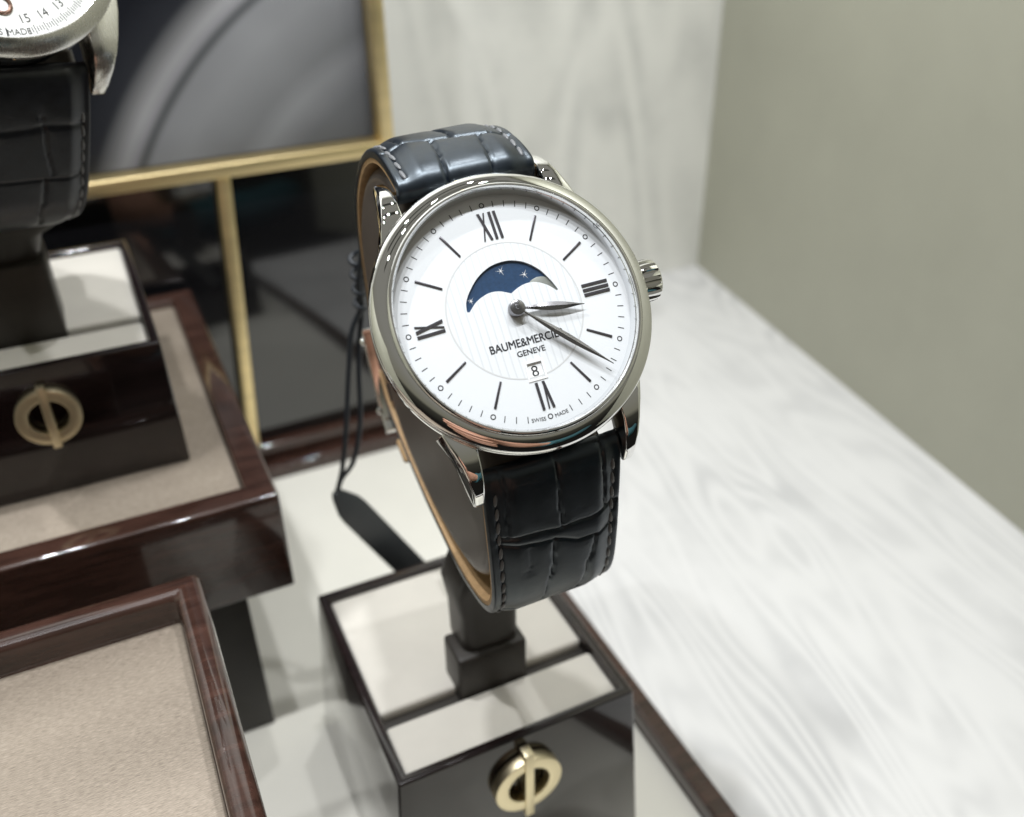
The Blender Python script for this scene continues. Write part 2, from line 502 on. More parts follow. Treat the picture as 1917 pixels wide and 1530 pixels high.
def thing(name, label, cat, base, group=None, rot=None):
    o = bpy.data.objects.new(name, None)
    o.empty_display_size = 0.005
    col.objects.link(o)
    m = Matrix.Translation(W(base))
    if rot is not None:
        m = m @ rot.to_4x4()
    o.matrix_world = m
    o['label'] = label
    o['category'] = cat
    if group:
        o['group'] = group
    return o


def structure(o):
    o['kind'] = 'structure'
    return o


def place(o, p):
    o.location = W(p)
    return o


# ------------------------------------------------------------------ the setting: counter, back wall, side panel
CZ = -201.0
c = structure(bm_obj('counter', bm_loops([rect(-420, 420, -118, 250, -20), rect(-420, 420, -118, 250, 0)]), 'counter'))
place(c, (50, 134, CZ))
b_ = structure(bm_obj('back_wall', bm_loops([rect(-420, 236.4, 0, 15, -2), rect(-420, 236.4, 0, 15, 560)]), 'backwall'))
place(b_, (50, 375.1, CZ))
d_ = np.array([253.5 - 286.4, 141.9 - 375.1]); d_ /= np.linalg.norm(d_)
n_ = np.array([-d_[1], d_[0]])
A_ = np.array([0.0, 0.0]) - d_ * 20; B_ = d_ * 460
q = [tuple(A_), tuple(B_), tuple(B_ + n_ * 12), tuple(A_ + n_ * 12)]
s_ = structure(bm_obj('side_wall', bm_loops([[(x, y, -2) for x, y in q], [(x, y, 560) for x, y in q]]), 'khaki'))
place(s_, (286.4, 375.1, CZ))
l_ = structure(bm_obj('side_wall', bm_loops([rect(-12, 0, -400, 0, -2), rect(-12, 0, -400, 0, 330)]), 'khaki'))
place(l_, (-300, 375.1, CZ))


# ------------------------------------------------------------------ dark rails over the counter (unseen, added to mirror as dark bands in the steel)
M['railmat'] = principled('dark_rail', (0.03, 0.03, 0.028), 0.4)
for ry, x0_, x1_, wh in ((95, -185, 205, 'front'), (230, -185, 205, 'rear')):
    rail = thing('reflection_rail', 'dark ' + wh + ' rail added unseen above the spots for dark bands in the steel', 'reflection rail', (10, ry, 334))
    box('beam', x0_ - 10, x1_ - 10, -17, 17, 0, 24, 'railmat', rail, bevel=1.5)


# ------------------------------------------------------------------ the cream tray that carries the stands
def ring_rect(x0, x1, y0, y1, w, z0, z1):
    """rectangular frame: outer/inner walls with mitred corners"""
    return bm_from_ring([rect(x0, x1, y0, y1, z0), rect(x0, x1, y0, y1, z1), rect(x0 + w, x1 - w, y0 + w, y1 - w, z1), rect(x0 + w, x1 - w, y0 + w, y1 - w, z0)])


def bm_from_ring(loops):
    bm = bmesh.new()
    L = [[bm.verts.new(p) for p in lp] for lp in loops]
    m = len(L)
    for k in range(m):
        a, b = L[k], L[(k + 1) % m]
        n = len(a)
        for i in range(n):
            bm.faces.new((a[i], a[(i + 1) % n], b[(i + 1) % n], b[i]))
    return bm


TB = (0, 150, CZ)
tray = thing('display_tray', 'wide low tray with cream lining and dark brown rim lying on the white counter', 'tray', TB)
bm_obj('rim', ring_rect(-118, 100, -124, 133.6, 5.2, 0, 9), 'lacquerx', tray, bevel=0.6)
box('lining', -112.6, 94.6, -118.6, 128.2, 0.2, 4.0, 'traycream', tray, bevel=0.2)


# ------------------------------------------------------------------ emblem: ring with an upright bar
def emblem(parent, cx, y, cz, r, bar, depth, tilt=0.0):
    e = mesh('emblem', [(cx - .5, y, cz - .5), (cx + .5, y, cz - .5), (cx + .5, y, cz + .5), (cx - .5, y, cz + .5)], [(0, 1, 2, 3)], 'emblem', parent)
    loops = []
    seg = 72
    prof = [(r, 0), (r, -depth), (r * 0.62, -depth), (r * 0.62, 0)]
    bm = bmesh.new()
    L = []
    for (rr, dy) in prof:
        L.append([bm.verts.new((cx + rr * math.cos(2 * PI * i / seg), y + dy - 0.4, cz + rr * math.sin(2 * PI * i / seg))) for i in range(seg)])
    for k in range(4):
        a, b = L[k], L[(k + 1) % 4]
        for i in range(seg):
            bm.faces.new((a[i], a[(i + 1) % seg], b[(i + 1) % seg], b[i]))
    bm_obj('ring', bm, 'emblem', e, bevel=0.18, segs=2, angle=40)
    hw = r * 0.135
    bm = bm_loops([[(cx - hw, y - .4, cz - bar), (cx + hw, y - .4, cz - bar), (cx + hw, y - .4, cz + bar), (cx - hw, y - .4, cz + bar)],
                   [(cx - hw, y - depth - .75, cz - bar), (cx + hw, y - depth - .75, cz - bar), (cx + hw, y - depth - .75, cz + bar), (cx - hw, y - depth - .75, cz + bar)]])
    bm_obj('bar', bm, 'emblem', e, bevel=0.22, segs=2)
    return e


def cushion_mesh(parent, prof, half, mat='cushion'):
    p = catmull(prof, 8, closed=True)
    c0 = p.mean(0)
    t = np.roll(p, -1, 0) - np.roll(p, 1, 0)
    t /= np.linalg.norm(t, axis=1)[:, None]
    nrm = np.c_[t[:, 1], -t[:, 0]]
    if ((p - c0) * nrm).sum() < 0:
        nrm = -nrm
    loops = []
    R = 2.2
    xs = []
    for k in range(7):
        a = k / 6 * PI / 2
        xs.append((-half + R * (1 - math.sin(a)), R * (1 - math.cos(a)) * 0.0 + R * (1 - math.cos(a))))
    prof_x = [(-half, 6.0), (-half, R + 1.2)]
    for k in range(7):
        a = k / 6 * PI / 2
        prof_x.append((-half + R * (1 - math.cos(a)), R * (1 - math.sin(a))))
    full = prof_x + [(-x, i) for x, i in reversed(prof_x)]
    for x, inset in full:
        q = p - nrm * inset
        loops.append([(x, y, z) for y, z in q])
    return bm_obj('cushion', bm_loops(loops), mat, parent, smooth=50)


# ------------------------------------------------------------------ front watch: frame of reference
RW1 = Matrix(((0.9972, -0.0146, -0.0736), (-0.0456, 0.6607, -0.7493), (0.0596, 0.7505, 0.6582)))
TW1 = (48.77, 102.96, -55.82)


def Rz(a):
    return Matrix.Rotation(a, 3, 'Z')


RW2 = Matrix.Rotation(math.radians(23.1), 3, 'Z') @ Matrix.Rotation(math.radians(62.4), 3, 'X') @ Matrix.Rotation(math.radians(-7.5), 3, 'Z')
TW2 = (-5.9, 179.1, -11.0)


def to_world_mm(R, T, p):
    v = R @ Vector(p)
    return np.array([T[0] + v.x, T[1] + v.y, T[2] + v.z])


CUSH = [(17, -8.2), (23, -8.0), (28.0, -11.5), (31.3, -18), (32.6, -25), (32.2, -33), (29.6, -41.5), (24.5, -49), (16.5, -56), (6, -60.8), (-5, -61),
        (-15, -56.5), (-24.0, -49.0), (-30.6, -41.0), (-34.2, -34), (-34.8, -27.5), (-33.0, -21.5), (-28.6, -14.5), (-22, -9.2), (-17, -8.2)]


def watch_stand(base, x0, x1, y0, y1, ztop, zbot, flare, pads, groove, label, post, emb, cush_R, cush_T, cush_half, cush_prof):
    """coordinates in camera-relative mm; base is where it stands"""
    bx, by, bz = base
    t = thing('watch_stand', label, 'watch stand', base, 'lacquered single watch stands')
    g = lambda x, y, z: (x - bx, y - by, z - bz)
    w = 2.1
    lo = [rect(x0 - flare, x1 + flare, y0 - flare * .4, y1 + flare, zbot), rect(x0, x1, y0, y1, ztop),
          rect(x0 + w, x1 - w, y0 + w, y1 - w, ztop), rect(x0 + w, x1 - w, y0 + w, y1 - w, ztop - 4.5)]
    bm = bm_loops([[g(*p) for p in lp] for lp in lo])
    bm_obj('body', bm, 'lacquer', t, bevel=0.45)
    for (a, b) in pads:
        bm = bm_loops([[g(*p) for p in rect(x0 + w + .15, x1 - w - .15, a, b, ztop - 4.4)], [g(*p) for p in rect(x0 + w + .15, x1 - w - .15, a, b, ztop - 1.2)]])
        bm_obj('pad', bm, 'cream', t, bevel=0.9, segs=4)
    bm = bm_loops([[g(*p) for p in rect(x0 + w + .1, x1 - w - .1, groove[0], groove[1], ztop - 4.4)], [g(*p) for p in rect(x0 + w + .1, x1 - w - .1, groove[0], groove[1], ztop - 3.4)]])
    bm_obj('groove_strip', bm, 'postmat', t, bevel=0.1)
    # post block and flaring neck
    px0, px1, py0, py1, pz1 = post['block']
    bm = bm_loops([[g(*p) for p in rect(px0, px1, py0, py1, ztop - 4)], [g(*p) for p in rect(px0, px1, py0, py1, pz1)]])
    bm_obj('post', bm, 'postmat', t, bevel=0.8)
    secs = []
    for (nx0, nx1, ny0, ny1, nz) in post['neck']:
        cx, cy = (nx0 + nx1) / 2, (ny0 + ny1) / 2
        hx, hy = (nx1 - nx0) / 2, (ny1 - ny0) / 2
        lp = []
        for k in range(32):
            a = 2 * PI * k / 32
            ca, sa = math.cos(a), math.sin(a)
            lp.append(g(cx + hx * abs(ca) ** .45 * (1 if ca > 0 else -1), cy + hy * abs(sa) ** .45 * (1 if sa > 0 else -1), nz))
        secs.append(lp)
    bm_obj('neck', bm_loops(secs), 'postmat', t, smooth=40)
    cu = cushion_mesh(t, cush_prof, cush_half)
    cu.matrix_parent_inverse = Matrix.Identity(4)
    cu.matrix_local = Matrix.Translation(Vector([(cush_T[i] - base[i]) * S for i in range(3)])) @ cush_R.to_4x4()
    emblem(t, emb[0] - bx, y0 - by - 0.15 - emb[5], emb[1] - bz, emb[2], emb[3], emb[4])
    return t


stand1 = watch_stand((50.5, 134.5, -197.0), 25.3, 76.2, 106.5, 162.5, -150.0, -196.9, 3.2, [(108.8, 121.0), (124.6, 160.2)], (121.0, 124.6),
                     'dark lacquered watch stand with cream pads and gold emblem holding the moonphase watch',
                     dict(block=(44.0, 59.2, 121.3, 130, -141.0),
                          neck=[(46.0, 58.4, 122.5, 133, -141), (45.8, 58.2, 122, 133, -132), (44.6, 58.2, 121, 133, -125), (45.6, 58, 119, 131, -119), (49, 57, 117, 129, -112)]),
                     (50.9, -161.6, 7.3, 9.4, 2.4, 0.0), RW1, TW1, 9.5, CUSH)

RC2 = to_world_mm(RW2, TW2, (0, -2.5, -31))
stand2 = watch_stand((-19.0, 223.0, -123.2), -44.0, 5.9, 190.5, 256.2, -92.1, -123.1, 0.4, [(192.8, 205.2), (209.2, 253.9)], (205.2, 209.2),
                     'dark lacquered watch stand with gold emblem standing on the raised taupe platform',
                     dict(block=(-34, -12, 206.0, 222, -76.0),
                          neck=[(-30, -13.5, 208, 222, -78), (-31, -11, 206, 226, -71), (-33, -3.5, 203, 230, -67), (-34, -1.5, 201, 232, -61), (-34, -2.5, 200, 234, -50)]),
                     (-19.0, -103.0, 6.4, 7.3, 2.0, 0.0), RW2, TW2, 12.2, CUSH)


# ------------------------------------------------------------------ raised platforms (lacquer slab with sunk satin panel on an inset foot)
def platform(base, x0, x1, y0, y1, ztop, zslab, zfloor, w, sink, foot, label, bev):
    bx, by, bz = base
    t = thing('display_platform', label, 'display platform', base, 'raised lacquer platforms')
    g = lambda x, y, z: (x - bx, y - by, z - bz)
    lo = [rect(x0, x1, y0, y1, zslab), rect(x0, x1, y0, y1, ztop), rect(x0 + w, x1 - w, y0 + w, y1 - w, ztop), rect(x0 + w, x1 - w, y0 + w, y1 - w, ztop - sink - 1.5)]
    bm_obj('slab', bm_loops([[g(*p) for p in lp] for lp in lo]), 'lacquerx', t, bevel=bev, segs=4)
    bm = bm_loops([[g(*p) for p in rect(x0 + w + .2, x1 - w - .2, y0 + w + .2, y1 - w - .2, ztop - sink - 1.4)],
                   [g(*p) for p in rect(x0 + w + .2, x1 - w - .2, y0 + w + .2, y1 - w - .2, ztop - sink)]])
    bm_obj('satin_panel', bm, 'satin', t, bevel=0.5)
    fx0, fx1, fy0, fy1 = foot
    bm = bm_loops([[g(*p) for p in rect(fx0, fx1, fy0, fy1, zfloor)], [g(*p) for p in rect(fx0, fx1, fy0, fy1, zslab)]])
    bm_obj('foot', bm, 'postmat', t, bevel=0.4)
    return t


platform((-30, 225, -197), -98, 21.3, 165.6, 283.6, -121.2, -147.7, -196.9, 6.4, 2.0, (-88, 10.6, 172, 280),
         'dark brown platform with taupe satin top behind, carrying the stand of the cropped watch', 0.8)
platform((-40, 90, -197), -92, 1.4, 42, 135.0, -110.0, -140.0, -196.9, 4.6, 6.2, (-85, -6, 48, 128),
         'dark brown platform with deeply sunk taupe satin top at the lower left, nothing on it', 1.7)

# ------------------------------------------------------------------ back display board: print in a gold frame over a black gloss panel
BB = (0, 295, CZ)
board = thing('display_board', 'gold framed abstract grey print above a black gloss panel behind the watches', 'display board', BB)
gb = lambda z: z - CZ
g3 = lambda x, y, z: (x, y - 295, z - CZ)


def bbox(name, x0, x1, y0, y1, z0, z1, mat, bevel=0.3):
    return bm_obj(name, bm_loops([[g3(*p) for p in rect(x0, x1, y0, y1, z0)], [g3(*p) for p in rect(x0, x1, y0, y1, z1)]]), mat, board, bevel=bevel)


bbox('backing', -112, 91.6, 293.2, 302, -186, 62, 'blackgloss')
bbox('gloss_panel', -112, 91.9, 288.5, 293.0, -186, -88.7, 'blackgloss', 0.2)
bbox('base_moulding', -112, 92.1, 284.8, 301, -200.9, -186.3, 'lacquerx', 0.8)
pic = bbox('print', -112, 87.6, 291.4, 293.0, -84.0, 58, 'picture', 0.1)
bbox('frame_rail', -112, 92.2, 284.0, 292.9, -88.5, -84.3, 'gold', 0.35)
bbox('frame_stile', 87.9, 92.2, 284.0, 292.9, -84.2, 62, 'gold', 0.35)
lo = [[g3(29.0, 284.4, -186.2), g3(33.2, 284.4, -186.2), g3(33.2, 288.3, -186.2), g3(29.0, 288.3, -186.2)],
      [g3(35.4, 284.4, -88.6), g3(39.6, 284.4, -88.6), g3(39.6, 288.3, -88.6), g3(35.4, 288.3, -88.6)]]
bm_obj('frame_divider', bm_loops(lo), 'gold', board, bevel=0.7)


# ------------------------------------------------------------------ watch straps
def seg_dist(px, py, a, b):
    a = np.array(a, float); b = np.array(b, float)
    d = b - a
    L2 = (d ** 2).sum() + 1e-9
    t = np.clip(((px - a[0]) * d[0] + (py - a[1]) * d[1]) / L2, 0, 1)
    return np.hypot(px - a[0] - t * d[0], py - a[1] - t * d[1])


def strap(name, label, parent, path, w0, w1, taper_len, grooves, pad, stitch_s, mat='leather', thick=2.0, seed=1, stitch_gap=2.55, center=(-2.5, -31)):
    c = catmull(path, 60)
    s = np.r_[0, np.cumsum(np.linalg.norm(np.diff(c, axis=0), axis=1))]
    total = s[-1]
    ss = np.r_[np.arange(0, min(46, total), 0.22), np.arange(46, total, 0.9)] if total > 47 else np.arange(0, total, 0.22)
    cy = np.interp(ss, s, c[:, 0]); cz = np.interp(ss, s, c[:, 1])
    ty = np.gradient(cy, ss); tz = np.gradient(cz, ss)
    L = np.hypot(ty, tz); ty /= L; tz /= L
    ny, nz = tz, -ty
    mid = len(ss) // 2
    if (cy[mid] - center[0]) * ny[mid] + (cz[mid] - center[1]) * nz[mid] < 0:
        ny, nz = -ny, -nz
    half = 0.5 * np.interp(ss, [0, taper_len], [w0, w1])
    nt_ = 88
    tt = np.sin(np.linspace(-1, 1, nt_) * PI / 2 * 0.86) / math.sin(PI / 2 * 0.86)
    X = half[:, None] * tt[None, :]
    SS = np.repeat(ss[:, None], nt_, 1)
    at = np.abs(tt)[None, :]
    edge = half[:, None] - np.abs(X)
    # padded middle, thin stitched border
    e = np.clip((edge - 0.9) / 3.4, 0, 1)
    bulge = pad * np.interp(ss, [0, 3, 20, 45, 70], [0.75, 1.0, 0.9, 0.45, 0.2])[:, None] * (e * e * (3 - 2 * e))
    rnd = np.clip(edge / 0.55, 0, 1)
    bulge = bulge - 0.45 * (1 - np.sqrt(1 - (1 - rnd) ** 2))
    # lug-end roll
    roll = np.clip(SS / 1.8, 0, 1)
    bulge = bulge - 1.5 * (1 - np.sqrt(np.clip(1 - (1 - roll) ** 2, 0, 1)))
    # croc scales: grooves with puffed sides
    r2 = np.random.default_rng(seed)
    wob = 0.30 * np.sin(SS * 0.9 + 1.5 * np.sin(X * 0.6)) + 0.16 * np.sin(SS * 2.3 + X * 1.3)
    near = np.full(X.shape, 9.0)
    for pts, wd, dp in grooves:
        d = np.full(X.shape, 99.0)
        for a, b in zip(pts[:-1], pts[1:]):
            d = np.minimum(d, seg_dist(X + 0.35 * wob, SS + 0.25 * wob, a, b))
        bulge = bulge - 0.78 * dp * np.exp(-(d / wd) ** 2)
        near = np.minimum(near, d)
    bulge = bulge + 0.09 * (1 - np.exp(-(near / 1.2) ** 2))
    # stitch channel
    chan = np.exp(-((edge - 1.45) / 0.28) ** 2) * ((SS > stitch_s[0] - .6) & (SS < stitch_s[1] + .6))
    bulge = bulge - 0.22 * chan
    bulge = bulge + 0.003 * r2.standard_normal(X.shape)
    Y = cy[:, None] + ny[:, None] * bulge
    Z = cz[:, None] + nz[:, None] * bulge
    Yi = cy[:, None] - ny[:, None] * (thick * 0.62 + 0 * X)
    Zi = cz[:, None] - nz[:, None] * (thick * 0.62 + 0 * X)
    ns = len(ss)
    verts = np.concatenate([np.stack([X, Y, Z], -1).reshape(-1, 3), np.stack([X, Yi, Zi], -1).reshape(-1, 3)])
    idx = np.arange(ns * nt_).reshape(ns, nt_)
    off = ns * nt_
    f = []
    q = np.stack([idx[:-1, :-1], idx[:-1, 1:], idx[1:, 1:], idx[1:, :-1]], -1).reshape(-1, 4)
    f.append(q); f.append(q[:, ::-1] + off)
    for k in (0, nt_ - 1):
        f.append(np.stack([idx[:-1, k], idx[1:, k], idx[1:, k] + off, idx[:-1, k] + off], -1))
    for k in (0, ns - 1):
        f.append(np.stack([idx[k, :-1], idx[k, 1:], idx[k, 1:] + off, idx[k, :-1] + off], -1))
    o = mesh(name, verts, np.concatenate(f), mat, parent, smooth=60)
    if label:
        o['label'] = label
    # tan lining glued inside
    lv, lf = [], []
    sel = np.arange(0, ns, 6)
    sel = sel[ss[sel] > 0.6]
    for i in sel:
        h = half[i] - 0.12
        for k, (x, dd) in enumerate(((-h, thick * .62 + .01), (h, thick * .62 + .01), (h, thick * .62 + .75), (-h, thick * .62 + .75))):
            lv.append((x, cy[i] - ny[i] * dd, cz[i] - nz[i] * dd))
    for i in range(len(sel) - 1):
        for k in range(4):
            lf.append((i * 4 + k, i * 4 + (k + 1) % 4, i * 4 + 4 + (k + 1) % 4, i * 4 + 4 + k))
    lf.append((0, 1, 2, 3)); m4 = (len(sel) - 1) * 4; lf.append((m4, m4 + 1, m4 + 2, m4 + 3))
    li = mesh('lining', lv, lf, 'lining', o, smooth=40)
    li['label'] = 'tan leather lining inside the strap'
    # stitches: little slanted thread lozenges down both borders
    st = bpy.data.meshes.new('stitch')
    bm = bmesh.new()
    bmesh.ops.create_uvsphere(bm, u_segments=8, v_segments=6, radius=1.0)
    for v in bm.verts:
        v.co = Vector((v.co.x * 0.33, v.co.y * stitch_gap * 0.46, v.co.z * 0.30)) * S
    bm.to_mesh(st); bm.free()
    for p in st.polygons:
        p.use_smooth = True
    st.materials.append(M['thread'])
    for side in (-1, 1):
        for k, sp in enumerate(np.arange(stitch_s[0], stitch_s[1], stitch_gap)):
            i = int(np.searchsorted(ss, sp))
            if i >= ns - 1:
                break
            x = side * (half[i] - 1.45)
            j = int(np.argmin(np.abs(X[i] - x)))
            p = Vector((x, Y[i, j] + ny[i] * 0.10, Z[i, j] + nz[i] * 0.10)) * S
            so = bpy.data.objects.new('stitch', st)
            col.objects.link(so)
            so.parent = o
            tz_ = Vector((side * 0.10, ty[i], tz[i])).normalized()
            nz_ = Vector((0, ny[i], nz[i]))
            xa = tz_.cross(nz_).normalized()
            m = Matrix((xa, tz_, nz_)).transposed()
            so.matrix_local = Matrix.Translation(p) @ m.to_4x4()
    return o


PATH_T = [(18.9, -2.3), (21.7, -1.5), (26.6, -4.9), (30.3, -9.2), (33.0, -14.9), (34.6, -22.2), (34.6, -31.8), (32.6, -39.5), (29, -46.5), (24, -53), (17, -59), (9, -63), (2, -64.4)]
PATH_B = [(-20.0, -4.5), (-23.3, -6.5), (-28.2, -11.0), (-33.8, -16.6), (-38.4, -22.1), (-40.2, -27), (-40.0, -32), (-38, -37.5), (-34.2, -44.0), (-28, -50.4), (-20.6, -56.2), (-12.6, -61.0), (-4.2, -65.2), (2, -67.4), (9, -66.6)]
G_BOT = [([(-9.4, 12.0), (-3.8, 12.3), (0.2, 12.9), (5, 12.7), (7.5, 12.0), (10, 11.6)], 0.24, 0.34),
         ([(-9, 13.4), (-3, 14.4), (-.5, 14.7), (1, 15.3), (3, 16.4), (6.8, 16.7), (9, 15.6)], 0.22, 0.26),
         ([(0.2, -1), (0.2, 6), (0.5, 12.8)], 0.17, 0.40), ([(7.5, -1), (7.4, 6), (7.8, 11.8)], 0.22, 0.50),
         ([(-8.0, 0), (-7.7, 6), (-7.9, 12)], 0.2, 0.30), ([(-0.6, 14.8), (-1.0, 20), (-2.2, 29)], 0.20, 0.46),
         ([(6.2, 16.7), (5.0, 22.7), (4.0, 30)], 0.22, 0.40), ([(-4.6, 15.0), (-4.5, 17.5), (-4.9, 19.5)], 0.10, 0.10),
         ([(-9, 30), (-2, 30.6), (4, 29.8), (9, 31)], 0.3, 0.5),
         ([(-9, 44), (9, 45)], 0.3, 0.4), ([(0, 30), (.5, 44)], 0.2, 0.4)]
G_TOP = [([(-9.6, 11.8), (-6, 11.9), (-2.5, 11.0), (2.5, 10.2), (6.8, 9.6), (9.6, 9.6)], 0.26, 0.40),
         ([(-2.4, 11), (-3.0, 4), (-3.3, -1)], 0.26, 0.62), ([(4.6, 10), (3.8, 4), (3.4, -1)], 0.2, 0.48),
         ([(-0.4, 22), (0.4, 15), (0.9, 10.6)], 0.34, 0.62), ([(-7.2, 20), (-6.6, 12)], 0.2, 0.35), ([(7.0, 20), (6.6, 10)], 0.2, 0.2),
         ([(-9, 24), (9, 24.5)], 0.3, 0.45), ([(-9, 36), (9, 36.5)], 0.3, 0.4), ([(0, 24), (0, 36)], 0.2, 0.4)]


# ------------------------------------------------------------------ the moonphase watch
watch = thing('wrist_watch', 'steel moonphase watch with white dial, roman numerals and black croc leather strap', 'watch', TW1, None, RW1)

case = lathe('case', [(0.0, -7.2), (16.5, -7.2), (18.0, -6.6), (19.0, -5.6), (19.35, -4.6), (19.45, -2.4), (19.3, -1.3), (18.9, -0.85), (17.2, -0.6), (17.2, 0.0)], 'steel', watch)
bezel = lathe('bezel', [(17.2, -1.0), (19.3, -1.35), (19.82, -1.22), (19.98, -0.95), (19.98, -0.70), (19.86, -0.52), (19.72, -0.48), (19.72, -0.36), (19.90, -0.28), (19.98, -0.02), (19.90, 0.28),
                        (19.62, 0.68), (19.15, 1.10), (18.6, 1.43), (18.12, 1.62), (17.98, 1.64), (17.93, 1.50), (17.83, 1.50), (17.78, 1.80), (17.66, 2.04), (17.46, 2.18), (17.24, 2.16),
                        (17.10, 1.95), (17.05, 1.6)], 'steel', watch, 160, 34)
lathe('rehaut', [(17.05, 1.62), (16.95, 1.5), (16.72, 0.02), (16.72, -0.2)], 'rehaut', watch, 160)

LUGP = [(13.5, -0.95), (16.5, -1.0), (18.8, -1.5), (20.8, -2.6), (22.4, -4.1), (23.7, -6.0), (24.1, -7.2), (23.4, -7.6), (21.0, -7.0), (17.5, -6.2), (13.5, -5.9)]
for sx in (-1, 1):
    for sy in (-1, 1):
        loops = []
        for which in (0, 1):
            lp = []
            for (y, z) in LUGP:
                k = (y - 13.5) / 10.6
                xin = 10.72
                xout = float(np.interp(y, [13.5, 17, 20, 24], [15.0, 13.7, 13.0, 12.3]))
                lp.append((sx * (xin if which == 0 else xout), sy * y, z))
            loops.append(lp)
        bm_obj('lug', bm_loops(loops), 'steel', case, bevel=0.38, segs=3, angle=48, smooth=40)
for sy in (-1, 1):
    tube('spring_bar', [(-10.4, sy * 21.9, -6.3), (0, sy * 21.9, -6.3), (10.4, sy * 21.9, -6.3)], 0.45, 'steel', case)

# crown: fluted
cv = []
nfl = 18
loops = []
for (x, r, fl) in ((19.2, 1.5, 0), (20.0, 1.5, 0), (20.0, 2.75, 0), (20.15, 3.0, .14), (21.0, 3.12, .34), (22.0, 3.12, .34), (22.75, 3.0, .14), (22.95, 2.75, 0), (23.0, 2.0, 0)):
    lp = []
    for k in range(nfl * 4):
        a = 2 * PI * k / (nfl * 4)
        rr = r - fl * (1 if (k % 4) == 0 else 0.15 if (k % 4) == 2 else 0)
        lp.append((x, rr * math.cos(a), -3.1 + rr * math.sin(a)))
    loops.append(lp)
bm_obj('crown', bm_loops(loops), 'steel', watch, smooth=25)


def crystal(parent, r, z0, rise, edge):
    prof = [(r, z0 - 0.4), (r, z0 + edge * .7), (r - 0.12, z0 + edge)]
    for k in range(1, 13):
        rr = (r - 0.12) * (1 - k / 12)
        prof.append((max(rr, 0.001), z0 + edge + rise * (1 - (rr / r) ** 2)))
    return lathe('crystal', prof, 'crystal', parent, 128, 30)


crystal(watch, 17.02, 2.0, 0.28, 0.35)

# dial plate with real openings for the moon and the date
OUT = [(-6.66, 1.28), (-6.62, 1.75), (-6.32, 2.76), (-5.40, 4.05), (-3.75, 5.62), (-1.75, 6.68), (0.2, 7.0), (1.9, 6.82), (3.64, 6.06), (5.2, 4.65), (6.23, 2.95), (6.78, 1.70), (6.92, 1.32)]
INN = [(6.66, 1.20), (6.2, 1.72), (5.4, 2.42), (4.1, 3.08), (2.7, 3.22), (1.39, 2.92), (0.16, 2.36)]
INN2 = [(0.16, 2.36), (-1.36, 3.02), (-2.91, 3.14), (-4.67, 2.55), (-5.7, 1.80), (-6.3, 1.22)]
ap = [tuple(p) for p in catmull(OUT, 6)] + [tuple(p) for p in catmull(INN, 6)] + [tuple(p) for p in catmull(INN2, 6)][1:]
dt = [(-0.98, -7.72), (1.16, -7.72), (1.10, -9.92), (-1.14, -9.92)]


def plate_with_holes(name, R, seg, holes, z, depth, mat, parent):
    bm = bmesh.new()
    loops = [[(R * math.sin(2 * PI * i / seg), R * math.cos(2 * PI * i / seg)) for i in range(seg)]] + holes
    edges = []
    for li, lp in enumerate(loops):
        vs = [bm.verts.new((x, y, z)) for x, y in lp]
        for i in range(len(vs)):
            edges.append(bm.edges.new((vs[i], vs[(i + 1) % len(vs)])))
    bmesh.ops.triangle_fill(bm, use_beauty=True, use_dissolve=False, edges=edges)
    for f in bm.faces:
        if f.normal.z < 0:
            f.normal_flip()
    for lp in holes:
        a = [bm.verts.new((x, y, z)) for x, y in lp]
        b = [bm.verts.new((x, y, z - depth)) for x, y in lp]
        for i in range(len(a)):
            j = (i + 1) % len(a)
            bm.faces.new((a[i], a[j], b[j], b[i]))
    for v in bm.verts:
        v.co *= S
    me = bpy.data.meshes.new(name)
    bm.to_mesh(me); bm.free()
    return link_mesh(name, me, mat, parent)


dial = plate_with_holes('dial', 16.9, 144, [ap, dt], 0.0, 0.5, 'dial', watch)


def flat_poly(name, pts, z, mat, parent, h=0.0, bevel=0.0):
    if h <= 0:
        return mesh(name, [(x, y, z) for x, y in pts], [tuple(range(len(pts)))], mat, parent)
    return bm_obj(name, bm_loops([[(x, y, z) for x, y in pts], [(x, y, z + h) for x, y in pts]]), mat, parent, bevel=bevel, segs=2)


moon_plate = flat_poly('moon_disc', [(9.2 * math.sin(a), 3.0 + 9.2 * math.cos(a) * 0.62) for a in np.linspace(0, 2 * PI, 64, endpoint=False)], -0.34, 'bluedisc', dial)
flat_poly('moon', [(4.72 + 2.5 * math.sin(a), 1.28 + 2.5 * math.cos(a)) for a in np.linspace(0, 2 * PI, 48, endpoint=False)], -0.30, 'moon', dial, 0.05, 0.02)


def star(cx, cy, k, rot):
    bm = bmesh.new()
    for i in range(6):
        a = rot + i * PI / 3
        L = k * (0.95 if i % 2 == 0 else 0.6)
        d = Vector((math.cos(a), math.sin(a), 0)); n = Vector((-d.y, d.x, 0)) * 0.042
        c0 = Vector((cx, cy, -0.32 + 0.002 * i))
        vs = [bm.verts.new(c0 - n), bm.verts.new(c0 + d * L), bm.verts.new(c0 + n)]
        bm.faces.new(vs)
    return bm_obj('star', bm, 'silverprint', dial, smooth=None)


star(-0.2, 5.85, 0.85, 0.9); star(2.95, 4.6, 0.85, 1.0); star(-5.6, 2.75, 0.7, 0.7)
lathe('chapter_line', [(9.60, 0.012), (9.72, 0.03), (9.84, 0.012)], 'greyline', dial, 160)

